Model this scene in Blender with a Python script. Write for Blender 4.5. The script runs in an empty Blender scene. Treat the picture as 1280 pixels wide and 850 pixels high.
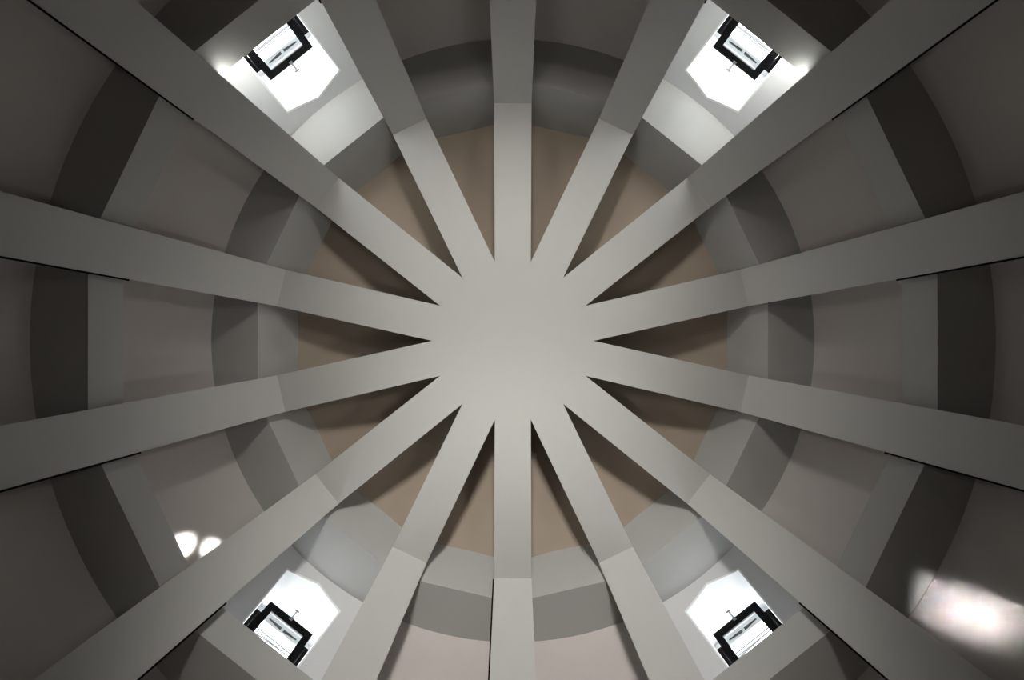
import bpy, bmesh, math, random
from mathutils import Vector, Matrix

S = bpy.context.scene
C = S.collection
H = 10.0                      # camera to hub soffit, metres
N = 14                        # ribs
STEP = 2 * math.pi / N
HALF = STEP / 2
W = 0.079 * H                 # rib width

# ------------------------------------------------------------------ camera
cam_d = bpy.data.cameras.new('camera')
cam_d.sensor_width = 36.0
cam_d.lens = 16.0             # 569 px focal length at 1280 px
cam_d.clip_start = 0.05
cam_d.shift_x = -1.0 / 1280
cam_d.shift_y = 1.0 / 1280
cam = bpy.data.objects.new('camera', cam_d)
C.objects.link(cam)
cam.location = (0, 0, 0)
cam.rotation_euler = (0, math.pi, 0)      # straight up; picture up = +Y, picture right = -X
S.camera = cam

# ------------------------------------------------------------------ world, lights, exposure
S.view_settings.view_transform = 'Standard'
S.view_settings.look = 'None'
S.view_settings.gamma = 1.0
S.view_settings.use_curve_mapping = False
S.view_settings.exposure = 0.0

world = bpy.data.worlds.new('overcast sky')
S.world = world
world.use_nodes = True
bg = world.node_tree.nodes['Background']
bg.inputs['Color'].default_value = (0.93, 0.96, 1.0, 1)
bg.inputs['Strength'].default_value = 11.0

def light(name, kind, loc, target, energy, color, **kw):
    d = bpy.data.lights.new(name, kind)
    d.energy = energy
    d.color = color
    for k, v in kw.items():
        setattr(d, k, v)
    o = bpy.data.objects.new(name, d)
    C.objects.link(o)
    o.location = loc
    o.rotation_euler = (Vector(target) - Vector(loc)).to_track_quat('-Z', 'Y').to_euler()
    return o

def wdir(img_deg):            # unit vector on the ground plan for an angle read in the picture
    a = math.radians(img_deg)
    return Vector((-math.cos(a), math.sin(a), 0))

# sun outside, high over the top of the picture
light('sun', 'SUN', (0, 30, 30), (0, 0, 5), 320.0, (1.0, 0.985, 0.965), angle=math.radians(0.6))
# added unseen spots along the round wall, lighting the dome from across
def added_spot(img_deg, energy, across=-1.6, aim=9.4, cone=74, color=(1.0, 0.975, 0.925)):
    p = wdir(img_deg) * 7.1
    q = wdir(img_deg) * across
    light('added spot', 'SPOT', (p.x, p.y, 1.2), (q.x, q.y, aim), energy, color,
          spot_size=math.radians(cone), spot_blend=1.0, shadow_soft_size=0.8)
COOL = (0.96, 0.985, 1.0)
COOL = (0.97, 0.99, 1.0)
WARM = (1.0, 0.962, 0.90)
added_spot(90, 2550, -0.9, 9.8, 70, WARM)
added_spot(90, 3700, -5.6, 8.3, 52)
added_spot(24, 620, -1.8, 9.2, 58)
added_spot(156, 480, -1.8, 9.2, 58)
added_spot(-28, 500, -1.8, 9.2, 58)
added_spot(208, 400, -1.8, 9.2, 58)

# added area lights in place of reflected sun: floor, and outside upper right window
def patch_light(name, loc, target, energy, sx, sy, spread, xdir):
    o = light(name, 'AREA', loc, target, energy, (1.0, 0.985, 0.95), shape='RECTANGLE', size=sx, size_y=sy, spread=math.radians(spread))
    z = (Vector(loc) - Vector(target)).normalized()
    x = (Vector(xdir) - z * Vector(xdir).dot(z)).normalized()
    o.matrix_world = Matrix((x, z.cross(x), z)).transposed().to_4x4()
    o.location = loc
t = wdir(-30.6) * 7.46
s0 = wdir(150) * 0.9
patch_light('added floor light', (s0.x, s0.y, -1.4), (t.x, t.y, 6.24), 5.2, 1.3, 0.6, 1.6, (-1, -0.35, 0))
wc = wdir(51.43) * 7.1 + Vector((0, 0, 8.25))
for ang, R, z, e, w, h in ((211.6, 6.73, 7.93, 8.0, 0.10, 0.42), (214.3, 6.62, 8.36, 1.7, 0.08, 0.08)):
    t = wdir(ang) * R + Vector((0, 0, z))
    p = wc + (wc - t).normalized() * 1.0
    patch_light('added window light', p, t, e, w, h, 1.6, (0.5, 0.5, 0))

# ------------------------------------------------------------------ materials
def plaster(name, col, rough=0.75, scale=3.0, amount=0.05, bump=0.03):
    m = bpy.data.materials.new(name)
    m.use_nodes = True
    nt = m.node_tree
    b = nt.nodes['Principled BSDF']
    b.inputs['Roughness'].default_value = rough
    tc = nt.nodes.new('ShaderNodeTexCoord')
    n = nt.nodes.new('ShaderNodeTexNoise')
    n.inputs['Scale'].default_value = scale
    n.inputs['Detail'].default_value = 5
    mix = nt.nodes.new('ShaderNodeMixRGB')
    mix.inputs[1].default_value = (*[c * (1 - amount) for c in col], 1)
    mix.inputs[2].default_value = (*[min(1, c * (1 + amount)) for c in col], 1)
    nt.links.new(tc.outputs['Object'], n.inputs['Vector'])
    nt.links.new(n.outputs['Fac'], mix.inputs[0])
    nt.links.new(mix.outputs[0], b.inputs['Base Color'])
    if bump:
        n2 = nt.nodes.new('ShaderNodeTexNoise')
        n2.inputs['Scale'].default_value = 60
        bp = nt.nodes.new('ShaderNodeBump')
        bp.inputs['Strength'].default_value = bump
        bp.inputs['Distance'].default_value = 0.01
        nt.links.new(tc.outputs['Object'], n2.inputs['Vector'])
        nt.links.new(n2.outputs['Fac'], bp.inputs['Height'])
        nt.links.new(bp.outputs['Normal'], b.inputs['Normal'])
    return m

M_rib = plaster('rib paint', (0.50, 0.495, 0.478), 0.6, amount=0.02)
M_ring = plaster('ring beam paint', (0.42, 0.415, 0.40), 0.6, amount=0.02)
M_dome = plaster('dome plaster', (0.55, 0.507, 0.487), 0.7, amount=0.03)
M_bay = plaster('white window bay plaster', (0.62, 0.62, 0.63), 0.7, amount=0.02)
M_cap = plaster('cap plaster', (0.38, 0.312, 0.25), 0.7, amount=0.03)
M_wall = plaster('wall plaster', (0.13, 0.105, 0.08), 0.8)
M_floor = plaster('stone floor', (0.14, 0.105, 0.075), 0.5)
M_white = plaster('white reveal paint', (0.86, 0.87, 0.88), 0.6, bump=0)
M_black = plaster('flat black', (0.004, 0.004, 0.0045), 0.6, bump=0)
M_black.node_tree.nodes['Principled BSDF'].inputs['Specular IOR Level'].default_value = 0.05
M_metal = plaster('satin metal', (0.16, 0.16, 0.165), 0.35, bump=0)
M_metal.node_tree.nodes['Principled BSDF'].inputs['Metallic'].default_value = 0.6
M_zinc = plaster('grey zinc', (0.42, 0.43, 0.45), 0.5, scale=9, amount=0.25, bump=0)

M_dark = plaster('dark weathered zinc', (0.03, 0.03, 0.032), 0.7, amount=0.1, bump=0)
M_glass = bpy.data.materials.new('window glass')
M_glass.use_nodes = True
nt = M_glass.node_tree
nt.nodes.clear()
out = nt.nodes.new('ShaderNodeOutputMaterial')
tr = nt.nodes.new('ShaderNodeBsdfTransparent')
tr.inputs[0].default_value = (0.93, 0.95, 0.95, 1)
gl = nt.nodes.new('ShaderNodeBsdfGlossy')
gl.inputs['Roughness'].default_value = 0.03
mx = nt.nodes.new('ShaderNodeMixShader')
mx.inputs[0].default_value = 0.08
nt.links.new(tr.outputs[0], mx.inputs[1])
nt.links.new(gl.outputs[0], mx.inputs[2])
nt.links.new(mx.outputs[0], out.inputs[0])

# ------------------------------------------------------------------ helpers
def frame(img_deg):
    """matrix with local x = outward, y = sideways, z = up for a picture angle"""
    u = wdir(img_deg)
    z = Vector((0, 0, 1))
    t = z.cross(u)
    m = Matrix((u, t, z)).transposed().to_4x4()
    return m

def obj(name, bm, mat, parent=None, matrix=None, smooth=None):
    bmesh.ops.recalc_face_normals(bm, faces=bm.faces[:])
    me = bpy.data.meshes.new(name)
    bm.to_mesh(me)
    bm.free()
    me.materials.append(mat)
    if smooth is not None:
        me.shade_smooth()
        me.set_sharp_from_angle(angle=math.radians(smooth))
    o = bpy.data.objects.new(name, me)
    C.objects.link(o)
    if parent is not None:
        o.parent = parent
    if matrix is not None:
        o.matrix_world = matrix
    return o

def empty(name, matrix):
    o = bpy.data.objects.new(name, None)
    o.empty_display_size = 0.3
    C.objects.link(o)
    o.matrix_world = matrix
    return o

def tag(o, label=None, cat=None, group=None, kind=None):
    if label: o['label'] = label
    if cat: o['category'] = cat
    if group: o['group'] = group
    if kind: o['kind'] = kind
    return o

def prism(bm, lo, hi):
    """solid between two matching 3-D polygons"""
    a = [bm.verts.new(p) for p in lo]
    b = [bm.verts.new(p) for p in hi]
    n = len(a)
    bm.faces.new(a)
    bm.faces.new(b[::-1])
    for i in range(n):
        j = (i + 1) % n
        bm.faces.new((a[i], b[i], b[j], a[j]))

def box(bm, x0, x1, y0, y1, z0, z1):
    prism(bm, [(x0, y0, z0), (x1, y0, z0), (x1, y1, z0), (x0, y1, z0)],
          [(x0, y0, z1), (x1, y0, z1), (x1, y1, z1), (x0, y1, z1)])

def tube(bm, p, q, r, seg=12):
    p, q = Vector(p), Vector(q)
    d = (q - p).normalized()
    a = d.orthogonal().normalized()
    b = d.cross(a)
    ring = [a * math.cos(2 * math.pi * i / seg) * r + b * math.sin(2 * math.pi * i / seg) * r for i in range(seg)]
    prism(bm, [p + v for v in ring], [q + v for v in ring])

# ------------------------------------------------------------------ dome profile (R, z), units of H
KEYS = [(0.0, 1.12), (0.18, 1.112), (0.35, 1.087), (0.492, 1.045), (0.562, 1.003), (0.6228, 0.940),
        (0.680, 0.820), (0.7218, 0.680), (0.752, 0.560), (0.768, 0.440), (0.772, 0.300)]
def profile(per=6):
    pts = []
    k = [(-KEYS[1][0], KEYS[1][1])] + KEYS + [(0.772, 0.16)]
    for i in range(1, len(k) - 2):
        p0, p1, p2, p3 = [Vector(v) for v in k[i - 1:i + 3]]
        for s in range(per):
            t = s / per
            pts.append(0.5 * ((2 * p1) + (p2 - p0) * t + (2 * p0 - 5 * p1 + 4 * p2 - p3) * t * t
                              + (3 * p1 - p0 - 3 * p2 + p3) * t ** 3))
    pts.append(Vector(KEYS[-1]))
    return pts
PROF = profile()
def dome_R(z):
    for a, b in zip(PROF, PROF[1:]):
        if a.y >= z >= b.y:
            return a.x + (b.x - a.x) * (a.y - z) / (a.y - b.y + 1e-9)
    return PROF[-1].x

WINDOW_BAYS = {128.571: 'upper left', 51.429: 'upper right', 231.429: 'lower left', 308.571: 'lower right'}
OPEN = [(-0.0575, 0.735), (0.0575, 0.735), (0.0662, 0.907), (0.0, 0.9235), (-0.0662, 0.907)]   # (t, z) of a dormer opening
def subdivide(poly, n):
    out = []
    for i, (a, b) in enumerate(zip(poly, poly[1:] + poly[:1])):
        for k in range(n):
            out.append((a[0] + (b[0] - a[0]) * k / n, a[1] + (b[1] - a[1]) * k / n))
    return out
TH = 0.003
OPEN_OUT = [(-0.0575 - TH, 0.735 - TH), (0.0575 + TH, 0.735 - TH), (0.0662 + TH, 0.907 + TH * 0.8), (0.0, 0.9235 + TH), (-0.0662 - TH, 0.907 + TH * 0.8)]

# ------------------------------------------------------------------ shell: floor, round wall, dome bays
bm = bmesh.new()
bmesh.ops.create_circle(bm, cap_ends=True, segments=84, radius=0.79 * H)
bmesh.ops.extrude_face_region(bm, geom=bm.faces[:])
for v in list(bm.verts)[84:]:
    v.co.z -= 0.2
tag(obj('floor', bm, M_floor, matrix=Matrix.Translation((0, 0, -1.6))), kind='structure')

bm = bmesh.new()
seg = 84
loops = []
for R, z in ((0.772, 3.0), (0.772, -1.6), (0.795, -1.6), (0.795, 3.0)):
    loops.append([bm.verts.new((R * H * math.cos(2 * math.pi * i / seg), R * H * math.sin(2 * math.pi * i / seg), z)) for i in range(seg)])
for k in range(4):
    A, B = loops[k], loops[(k + 1) % 4]
    for i in range(seg):
        j = (i + 1) % seg
        bm.faces.new((A[i], B[i], B[j], A[j]))
tag(obj('wall_round', bm, M_wall, smooth=40), kind='structure')

def gore_bm(PR):
    bm = bmesh.new()
    na = 16
    T = 0.018
    inn, outr = [], []
    for i, p in enumerate(PR):
        q0 = PR[max(0, i - 1)]
        q1 = PR[min(len(PR) - 1, i + 1)]
        d = (q1 - q0).normalized()
        nrm = Vector((-d.y, d.x))
        if p.x < 1e-6:
            nrm = Vector((0, 1))
        o = p + nrm * T
        ri, ro = [], []
        for k in range(na + 1):
            a = -HALF + STEP * k / na
            if p.x < 1e-6:
                if k == 0:
                    vi = bm.verts.new((0, 0, p.y * H)); vo = bm.verts.new((0, 0, o.y * H))
                ri.append(vi); ro.append(vo)
            else:
                ri.append(bm.verts.new((p.x * H * math.cos(a), p.x * H * math.sin(a), p.y * H)))
                ro.append(bm.verts.new((o.x * H * math.cos(a), o.x * H * math.sin(a), o.y * H)))
        inn.append(ri); outr.append(ro)
    def quad(*v):
        u = []
        for x in v:
            if x not in u: u.append(x)
        if len(u) > 2: bm.faces.new(u)
    for i in range(len(PR) - 1):
        for k in range(na):
            quad(inn[i][k], inn[i + 1][k], inn[i + 1][k + 1], inn[i][k + 1])
            quad(outr[i][k + 1], outr[i + 1][k + 1], outr[i + 1][k], outr[i][k])
        quad(inn[i][0], outr[i][0], outr[i + 1][0], inn[i + 1][0])
        quad(inn[i][na], inn[i + 1][na], outr[i + 1][na], outr[i][na])
    for k in range(na):
        if PR[0].x > 1e-6: quad(inn[0][k + 1], outr[0][k + 1], outr[0][k], inn[0][k])
        quad(inn[-1][k], outr[-1][k], outr[-1][k + 1], inn[-1][k + 1])
    return bm

ceiling = empty('ceiling', Matrix.Identity(4))
tag(ceiling, kind='structure')
i1 = min(range(len(PROF)), key=lambda i: abs(PROF[i].y - 1.0))
i2 = min(range(len(PROF)), key=lambda i: abs(PROF[i].y - 0.70))
def bay_mesh(name, PR, mat, cutout=False):
    src = obj(name, gore_bm(PR), mat, smooth=35)
    me = src.data
    if cutout:
        cb = bmesh.new()
        prism(cb, [(0.55 * H, t * H, z * H) for t, z in OPEN_OUT], [(0.80 * H, t * H, z * H) for t, z in OPEN_OUT])
        cut = obj('cutter', cb, M_white)
        md = src.modifiers.new('hole', 'BOOLEAN')
        md.operation = 'DIFFERENCE'
        md.solver = 'EXACT'
        md.object = cut
        dg = bpy.context.evaluated_depsgraph_get()
        me = bpy.data.meshes.new_from_object(src.evaluated_get(dg))
        me.materials.clear()
        me.materials.append(mat)
        me.shade_smooth()
        me.set_sharp_from_angle(angle=math.radians(35))
        bpy.data.objects.remove(cut)
    bpy.data.objects.remove(src)
    return me
me_cap = bay_mesh('cap_panel', PROF[:i1 + 1], M_cap)
me_mid = bay_mesh('middle_panel', PROF[i1:i2 + 1], M_dome)
me_win = bay_mesh('window_panel', PROF[i1:i2 + 1], M_bay, True)
me_low = bay_mesh('lower_panel', PROF[i2:], M_dome)
for k in range(N):
    deg = 90 + 360 / N * (k + 0.5)
    is_win = any(abs((deg - w + 180) % 360 - 180) < 1 for w in WINDOW_BAYS)
    for name, me in (('cap_panel', me_cap), ('window_panel', me_win) if is_win else ('middle_panel', me_mid), ('lower_panel', me_low)):
        o = bpy.data.objects.new(name, me)
        C.objects.link(o)
        o.parent = ceiling
        o.matrix_world = frame(deg)

# ------------------------------------------------------------------ hub
AP = W / 2 / math.tan(HALF)
RN = W / 2 / math.sin(HALF)
Z_HUB, KNEE = 1.0, (0.502, 0.9615)
SL = (Z_HUB - KNEE[1]) / (KNEE[0] - AP / H)
bm = bmesh.new()
lo, hi = [], []
for k in range(N):
    d = wdir(90 + 360 / N * (k + 0.5)) * RN
    lo.append(bm.verts.new((d.x, d.y, Z_HUB * H)))
    hi.append(bm.verts.new((d.x, d.y, 1.115 * H)))
ctr = bm.verts.new((0, 0, Z_HUB * H + SL * AP))
for k in range(N):
    j = (k + 1) % N
    bm.faces.new((lo[k], lo[j], ctr))
    bm.faces.new((lo[k], hi[k], hi[j], lo[j]))
bm.faces.new(hi)
tag(obj('hub', bm, M_rib, smooth=30), 'pale grey flat round hub at the centre where all the ribs meet', 'hub')

# ------------------------------------------------------------------ ribs
def rib_bm():
    sof = [(AP / H, Z_HUB), KNEE, (0.772, KNEE[1] - (0.772 - KNEE[0]) / 0.406)]
    top = []
    for p in PROF[::-1]:
        if p.y < 0.32 or p.x < AP / H: continue
        top.append((p.x + 0.003, p.y + 0.003))
    top.append((AP / H, 1.115))
    top.insert(0, (0.776, sof[-1][1]))
    sec = sof + top
    bm = bmesh.new()
    prism(bm, [(R * H, -W / 2, z * H) for R, z in sec], [(R * H, W / 2, z * H) for R, z in sec])
    return bm
RIB_LABELS = [
    'pale grey rib running straight up from the hub to the top edge',
    'grey rib just left of the straight-up rib, along the right of the upper left window',
    'grey rib running to the upper left corner, along the left of the upper left window',
    'grey rib running left and slightly upward to the left edge',
    'grey rib running left and slightly downward to the left edge',
    'grey rib running to the lower left corner, along the left of the lower left window',
    'grey rib just left of the straight-down rib, along the right of the lower left window',
    'light grey rib running straight down from the hub to the bottom edge',
    'grey rib just right of the straight-down rib, along the left of the lower right window',
    'grey rib running to the lower right corner, along the right of the lower right window',
    'grey rib running right and slightly downward to the right edge',
    'grey rib running right and slightly upward to the right edge',
    'grey rib running to the upper right corner, along the right of the upper right window',
    'grey rib just right of the straight-up rib, along the left of the upper right window',
]
rib_me = None
strips = {}
for k in range(N):
    if rib_me is None:
        o = obj('dome_rib', rib_bm(), M_rib)
        rib_me = o.data
    else:
        o = bpy.data.objects.new('dome_rib', rib_me)
        C.objects.link(o)
    o.matrix_world = frame(90 + 360 / N * k)
    tag(o, RIB_LABELS[k], 'rib', 'ribs radiating from the hub')
    # black strip standing in for the shadow line along the outer leg
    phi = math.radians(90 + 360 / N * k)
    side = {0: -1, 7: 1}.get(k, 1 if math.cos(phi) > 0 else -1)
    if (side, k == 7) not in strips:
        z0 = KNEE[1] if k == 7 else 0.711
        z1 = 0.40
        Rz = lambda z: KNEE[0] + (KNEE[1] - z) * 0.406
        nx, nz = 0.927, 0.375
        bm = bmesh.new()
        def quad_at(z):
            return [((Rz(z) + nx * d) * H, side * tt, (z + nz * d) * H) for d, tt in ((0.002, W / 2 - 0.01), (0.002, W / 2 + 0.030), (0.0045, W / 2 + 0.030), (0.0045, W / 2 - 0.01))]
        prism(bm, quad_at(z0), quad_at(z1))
        st = obj('shadow_strip', bm, M_black)
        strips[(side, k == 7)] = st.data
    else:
        st = bpy.data.objects.new('shadow_strip', strips[(side, k == 7)])
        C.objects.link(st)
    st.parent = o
    st['label'] = 'thin black strip standing in for the shadow line'

# ------------------------------------------------------------------ ring beams, one per bay and tier
def beam_bm(sec):
    bm = bmesh.new()
    def end(s):
        out = []
        for u, z in sec:
            t = u * math.tan(HALF) - W / H / 2 / math.cos(HALF) + 0.001
            out.append((u * H, s * t * H, z * H))
        return out
    prism(bm, end(-1), end(1))
    return bm
RING1 = [(0.527, 0.940), (0.4855, 1.0645), (0.60, 1.0), (0.640, 0.940)]
RING2 = [(0.6346, 0.680), (0.6177, 0.7217), (0.735, 0.7217), (0.735, 0.680)]
BAY = ['first bay left of the straight-up rib', 'bay of the upper left window', 'bay above the level left bay', 'level left bay at nine o\'clock',
       'bay below the level left bay', 'bay of the lower left window', 'first bay left of the straight-down rib',
       'first bay right of the straight-down rib', 'bay of the lower right window', 'bay below the level right bay',
       'level right bay at three o\'clock', 'bay above the level right bay', 'bay of the upper right window', 'first bay right of the straight-up rib']
for name, sec, word, grp in (('inner_ring_segment', RING1, 'inner', 'segments of the inner ring'), ('outer_ring_segment', RING2, 'outer', 'segments of the outer ring')):
    me = None
    for k in range(N):
        if me is None:
            o = obj(name, beam_bm(sec), M_ring)
            me = o.data
        else:
            o = bpy.data.objects.new(name, me)
            C.objects.link(o)
        o.matrix_world = frame(90 + 360 / N * (k + 0.5))
        tag(o, 'grey %s ring segment between two ribs, %s' % (word, BAY[k]), 'ring segment', grp)

# ------------------------------------------------------------------ dormer windows
UW = 0.728                                     # window plane
def half_w(z):                                 # opening half width at height z
    return 0.0575 + (0.0662 - 0.0575) * (z - 0.735) / (0.907 - 0.735)
def trap(bm, x0, x1, z0, z1, a0, a1, b0, b1):  # bar between heights z0,z1 with sides a (at z0/z1) and b
    prism(bm, [(x0 * H, a0 * H, z0 * H), (x0 * H, b0 * H, z0 * H), (x0 * H, b1 * H, z1 * H), (x0 * H, a1 * H, z1 * H)],
          [(x1 * H, a0 * H, z0 * H), (x1 * H, b0 * H, z0 * H), (x1 * H, b1 * H, z1 * H), (x1 * H, a1 * H, z1 * H)])

def build_window(n, deg, word):
    root = empty('window_%d' % n, frame(deg))
    tag(root, kind='structure')
    M = root.matrix_world.copy()
    def part(name, bm, mat, parent=root, smooth=None):
        o = obj(name, bm, mat, smooth=smooth)
        o.parent = parent
        o.matrix_world = M
        return o
    # reveal: five sided tunnel from the dome out to the window, walls 3 cm thick
    bm = bmesh.new()
    ia, ib, oa, ob = [], [], [], []
    for (t, z), (t2, z2) in zip(subdivide(OPEN, 6), subdivide(OPEN_OUT, 6)):
        us = math.sqrt(dome_R(z) ** 2 - t * t) - 0.0004
        us2 = math.sqrt(dome_R(z2) ** 2 - t2 * t2) - 0.0004
        ia.append(bm.verts.new((us * H, t * H, z * H)))
        ib.append(bm.verts.new(((UW + 0.008) * H, t * H, z * H)))
        oa.append(bm.verts.new((us2 * H, t2 * H, z2 * H)))
        ob.append(bm.verts.new(((UW + 0.008) * H, t2 * H, z2 * H)))
    n_ = len(ia)
    for i in range(n_):
        j = (i + 1) % n_
        bm.faces.new((ia[i], ib[i], ib[j], ia[j]))
        bm.faces.new((oa[i], oa[j], ob[j], ob[i]))
        bm.faces.new((ia[i], ia[j], oa[j], oa[i]))
        bm.faces.new((ib[i], ob[i], ob[j], ib[j]))
    part('reveal', bm, M_white)
    # lintel closing the gable above the frame
    bm = bmesh.new()
    zt = 0.897
    pts = [(-half_w(zt), zt), (half_w(zt), zt), (0.0662, 0.907), (0, 0.9235), (-0.0662, 0.907)]
    prism(bm, [(UW * H, t * H, z * H) for t, z in pts], [((UW + 0.006) * H, t * H, z * H) for t, z in pts])
    part('lintel', bm, M_white)
    # fixed frame: head, sill bar, two jambs
    jw = 0.0135
    fr = bmesh.new()
    trap(fr, UW, UW + 0.006, 0.735, 0.748, -half_w(0.735) + jw, -half_w(0.748) + jw, half_w(0.735) - jw, half_w(0.748) - jw)
    for s in (-1, 1):
        trap(fr, UW - 0.001, UW + 0.006, 0.735, zt, s * half_w(0.735), s * half_w(zt), s * (half_w(0.735) - jw), s * (half_w(zt) - jw))
    part('fixed_frame', fr, M_black)
    bm = bmesh.new()
    trap(bm, UW, UW + 0.006, zt - 0.010, zt, -half_w(zt) + jw, -half_w(zt) + jw, half_w(zt) - jw, half_w(zt) - jw)
    tag(part('frame_head', bm, M_white), 'white head of the fixed frame')
    # tilted sash: plane leans into the room towards the top
    lean = 0.226
    def sp(z, t, d=0.0):                      # point on the sash plane, d = thickness outward
        return ((0.693 + (0.890 - z) * lean + d) * H, t * H, z * H)
    def sbar(bm, t0, t1, z0, z1, d0=0.0, d1=0.006):
        prism(bm, [sp(z0, t0, d0), sp(z0, t1, d0), sp(z1, t1, d0), sp(z1, t0, d0)],
              [sp(z0, t0, d1), sp(z0, t1, d1), sp(z1, t1, d1), sp(z1, t0, d1)])
    bm = bmesh.new()
    so, si, zb = 0.0524, 0.0385, 0.744
    sbar(bm, -so, so, 0.8762, 0.890)
    sbar(bm, -si, si, zb, zb + 0.0138)
    sbar(bm, -so, -si, zb, 0.8762)
    sbar(bm, si, so, zb, 0.8762)
    sash = part('sash', bm, M_black)
    bm = bmesh.new()
    sbar(bm, -si, si, zb + 0.0138, 0.8762, 0.003, 0.0036)
    part('pane', bm, M_glass, sash)
    # grey glazing bead along the head of the pane
    bm = bmesh.new()
    sbar(bm, -si, si, 0.8735, 0.8762, 0.0005, 0.0028)
    tag(part('glazing_bead', bm, M_zinc, sash), 'grey glazing bead')
    # opener: short arm with a cross bar
    bm = bmesh.new()
    x0, z0 = 0.693, 0.886
    box(bm, (x0 - 0.002) * H, x0 * H, -0.035, 0.035, (z0 - 0.003) * H, (z0 + 0.003) * H)
    tube(bm, ((x0 - 0.002) * H, 0, z0 * H), ((x0 - 0.019) * H, 0, (z0 + 0.001) * H), 0.017)
    tube(bm, ((x0 - 0.019) * H, -0.05, (z0 + 0.001) * H), ((x0 - 0.019) * H, 0.05, (z0 + 0.001) * H), 0.016)
    tag(part('opener_arm', bm, M_metal), 'grey metal opener arm with a short cross bar')
    # stays at the two sides
    for s in (-1, 1):
        bm = bmesh.new()
        a = Vector(((UW - 0.004) * H, s * 0.0585 * H, 0.890 * H))
        tube(bm, a, a + Vector((-0.010 * H, -s * 0.003 * H, -0.055 * H)), 0.010, 8)
        part('stay', bm, M_black)
    # black weather seal on the head, in two lengths either side of a small white bracket
    for sgn in (-1, 1):
        bm = bmesh.new()
        prism(bm, [((UW - 0.0012) * H, sgn * 0.003 * H, 0.8925 * H), ((UW - 0.0012) * H, sgn * 0.034 * H, 0.8965 * H),
                   ((UW - 0.0012) * H, sgn * 0.034 * H, 0.8985 * H), ((UW - 0.0012) * H, sgn * 0.003 * H, 0.8985 * H)],
              [(UW * H, sgn * 0.003 * H, 0.8925 * H), (UW * H, sgn * 0.034 * H, 0.8965 * H),
               (UW * H, sgn * 0.034 * H, 0.8985 * H), (UW * H, sgn * 0.003 * H, 0.8985 * H)])
        part('weather_seal', bm, M_dark)
    # slim rain pipe and slats outside, seen through the pane
    bm = bmesh.new()
    tube(bm, (0.772 * H, -0.085 * H, 0.925 * H), (0.772 * H, 0.085 * H, 0.925 * H), 0.035)
    ev = part('rain_pipe', bm, M_white, smooth=50)
    for x in (0.7775, 0.7835):
        bm = bmesh.new()
        box(bm, x * H, (x + 0.0028) * H, -0.085 * H, 0.085 * H, 0.9235 * H, 0.9265 * H)
        part('slat', bm, M_dark, ev)
    bm = bmesh.new()
    tube(bm, (0.788 * H, -0.06 * H, 0.930 * H), (0.812 * H, 0.06 * H, 0.950 * H), 0.022)
    part('stay_rod', bm, M_dark, ev)
    for s in (-1, 1):                          # arms that carry the pipe from the lintel
        bm = bmesh.new()
        box(bm, (UW + 0.004) * H, 0.80 * H, s * 0.074 * H - 0.015, s * 0.074 * H + 0.015, 0.924 * H, 0.928 * H)
        part('bracket_arm', bm, M_zinc, ev)

for n, (deg, word) in enumerate(WINDOW_BAYS.items(), 1):
    build_window(n, deg, word)
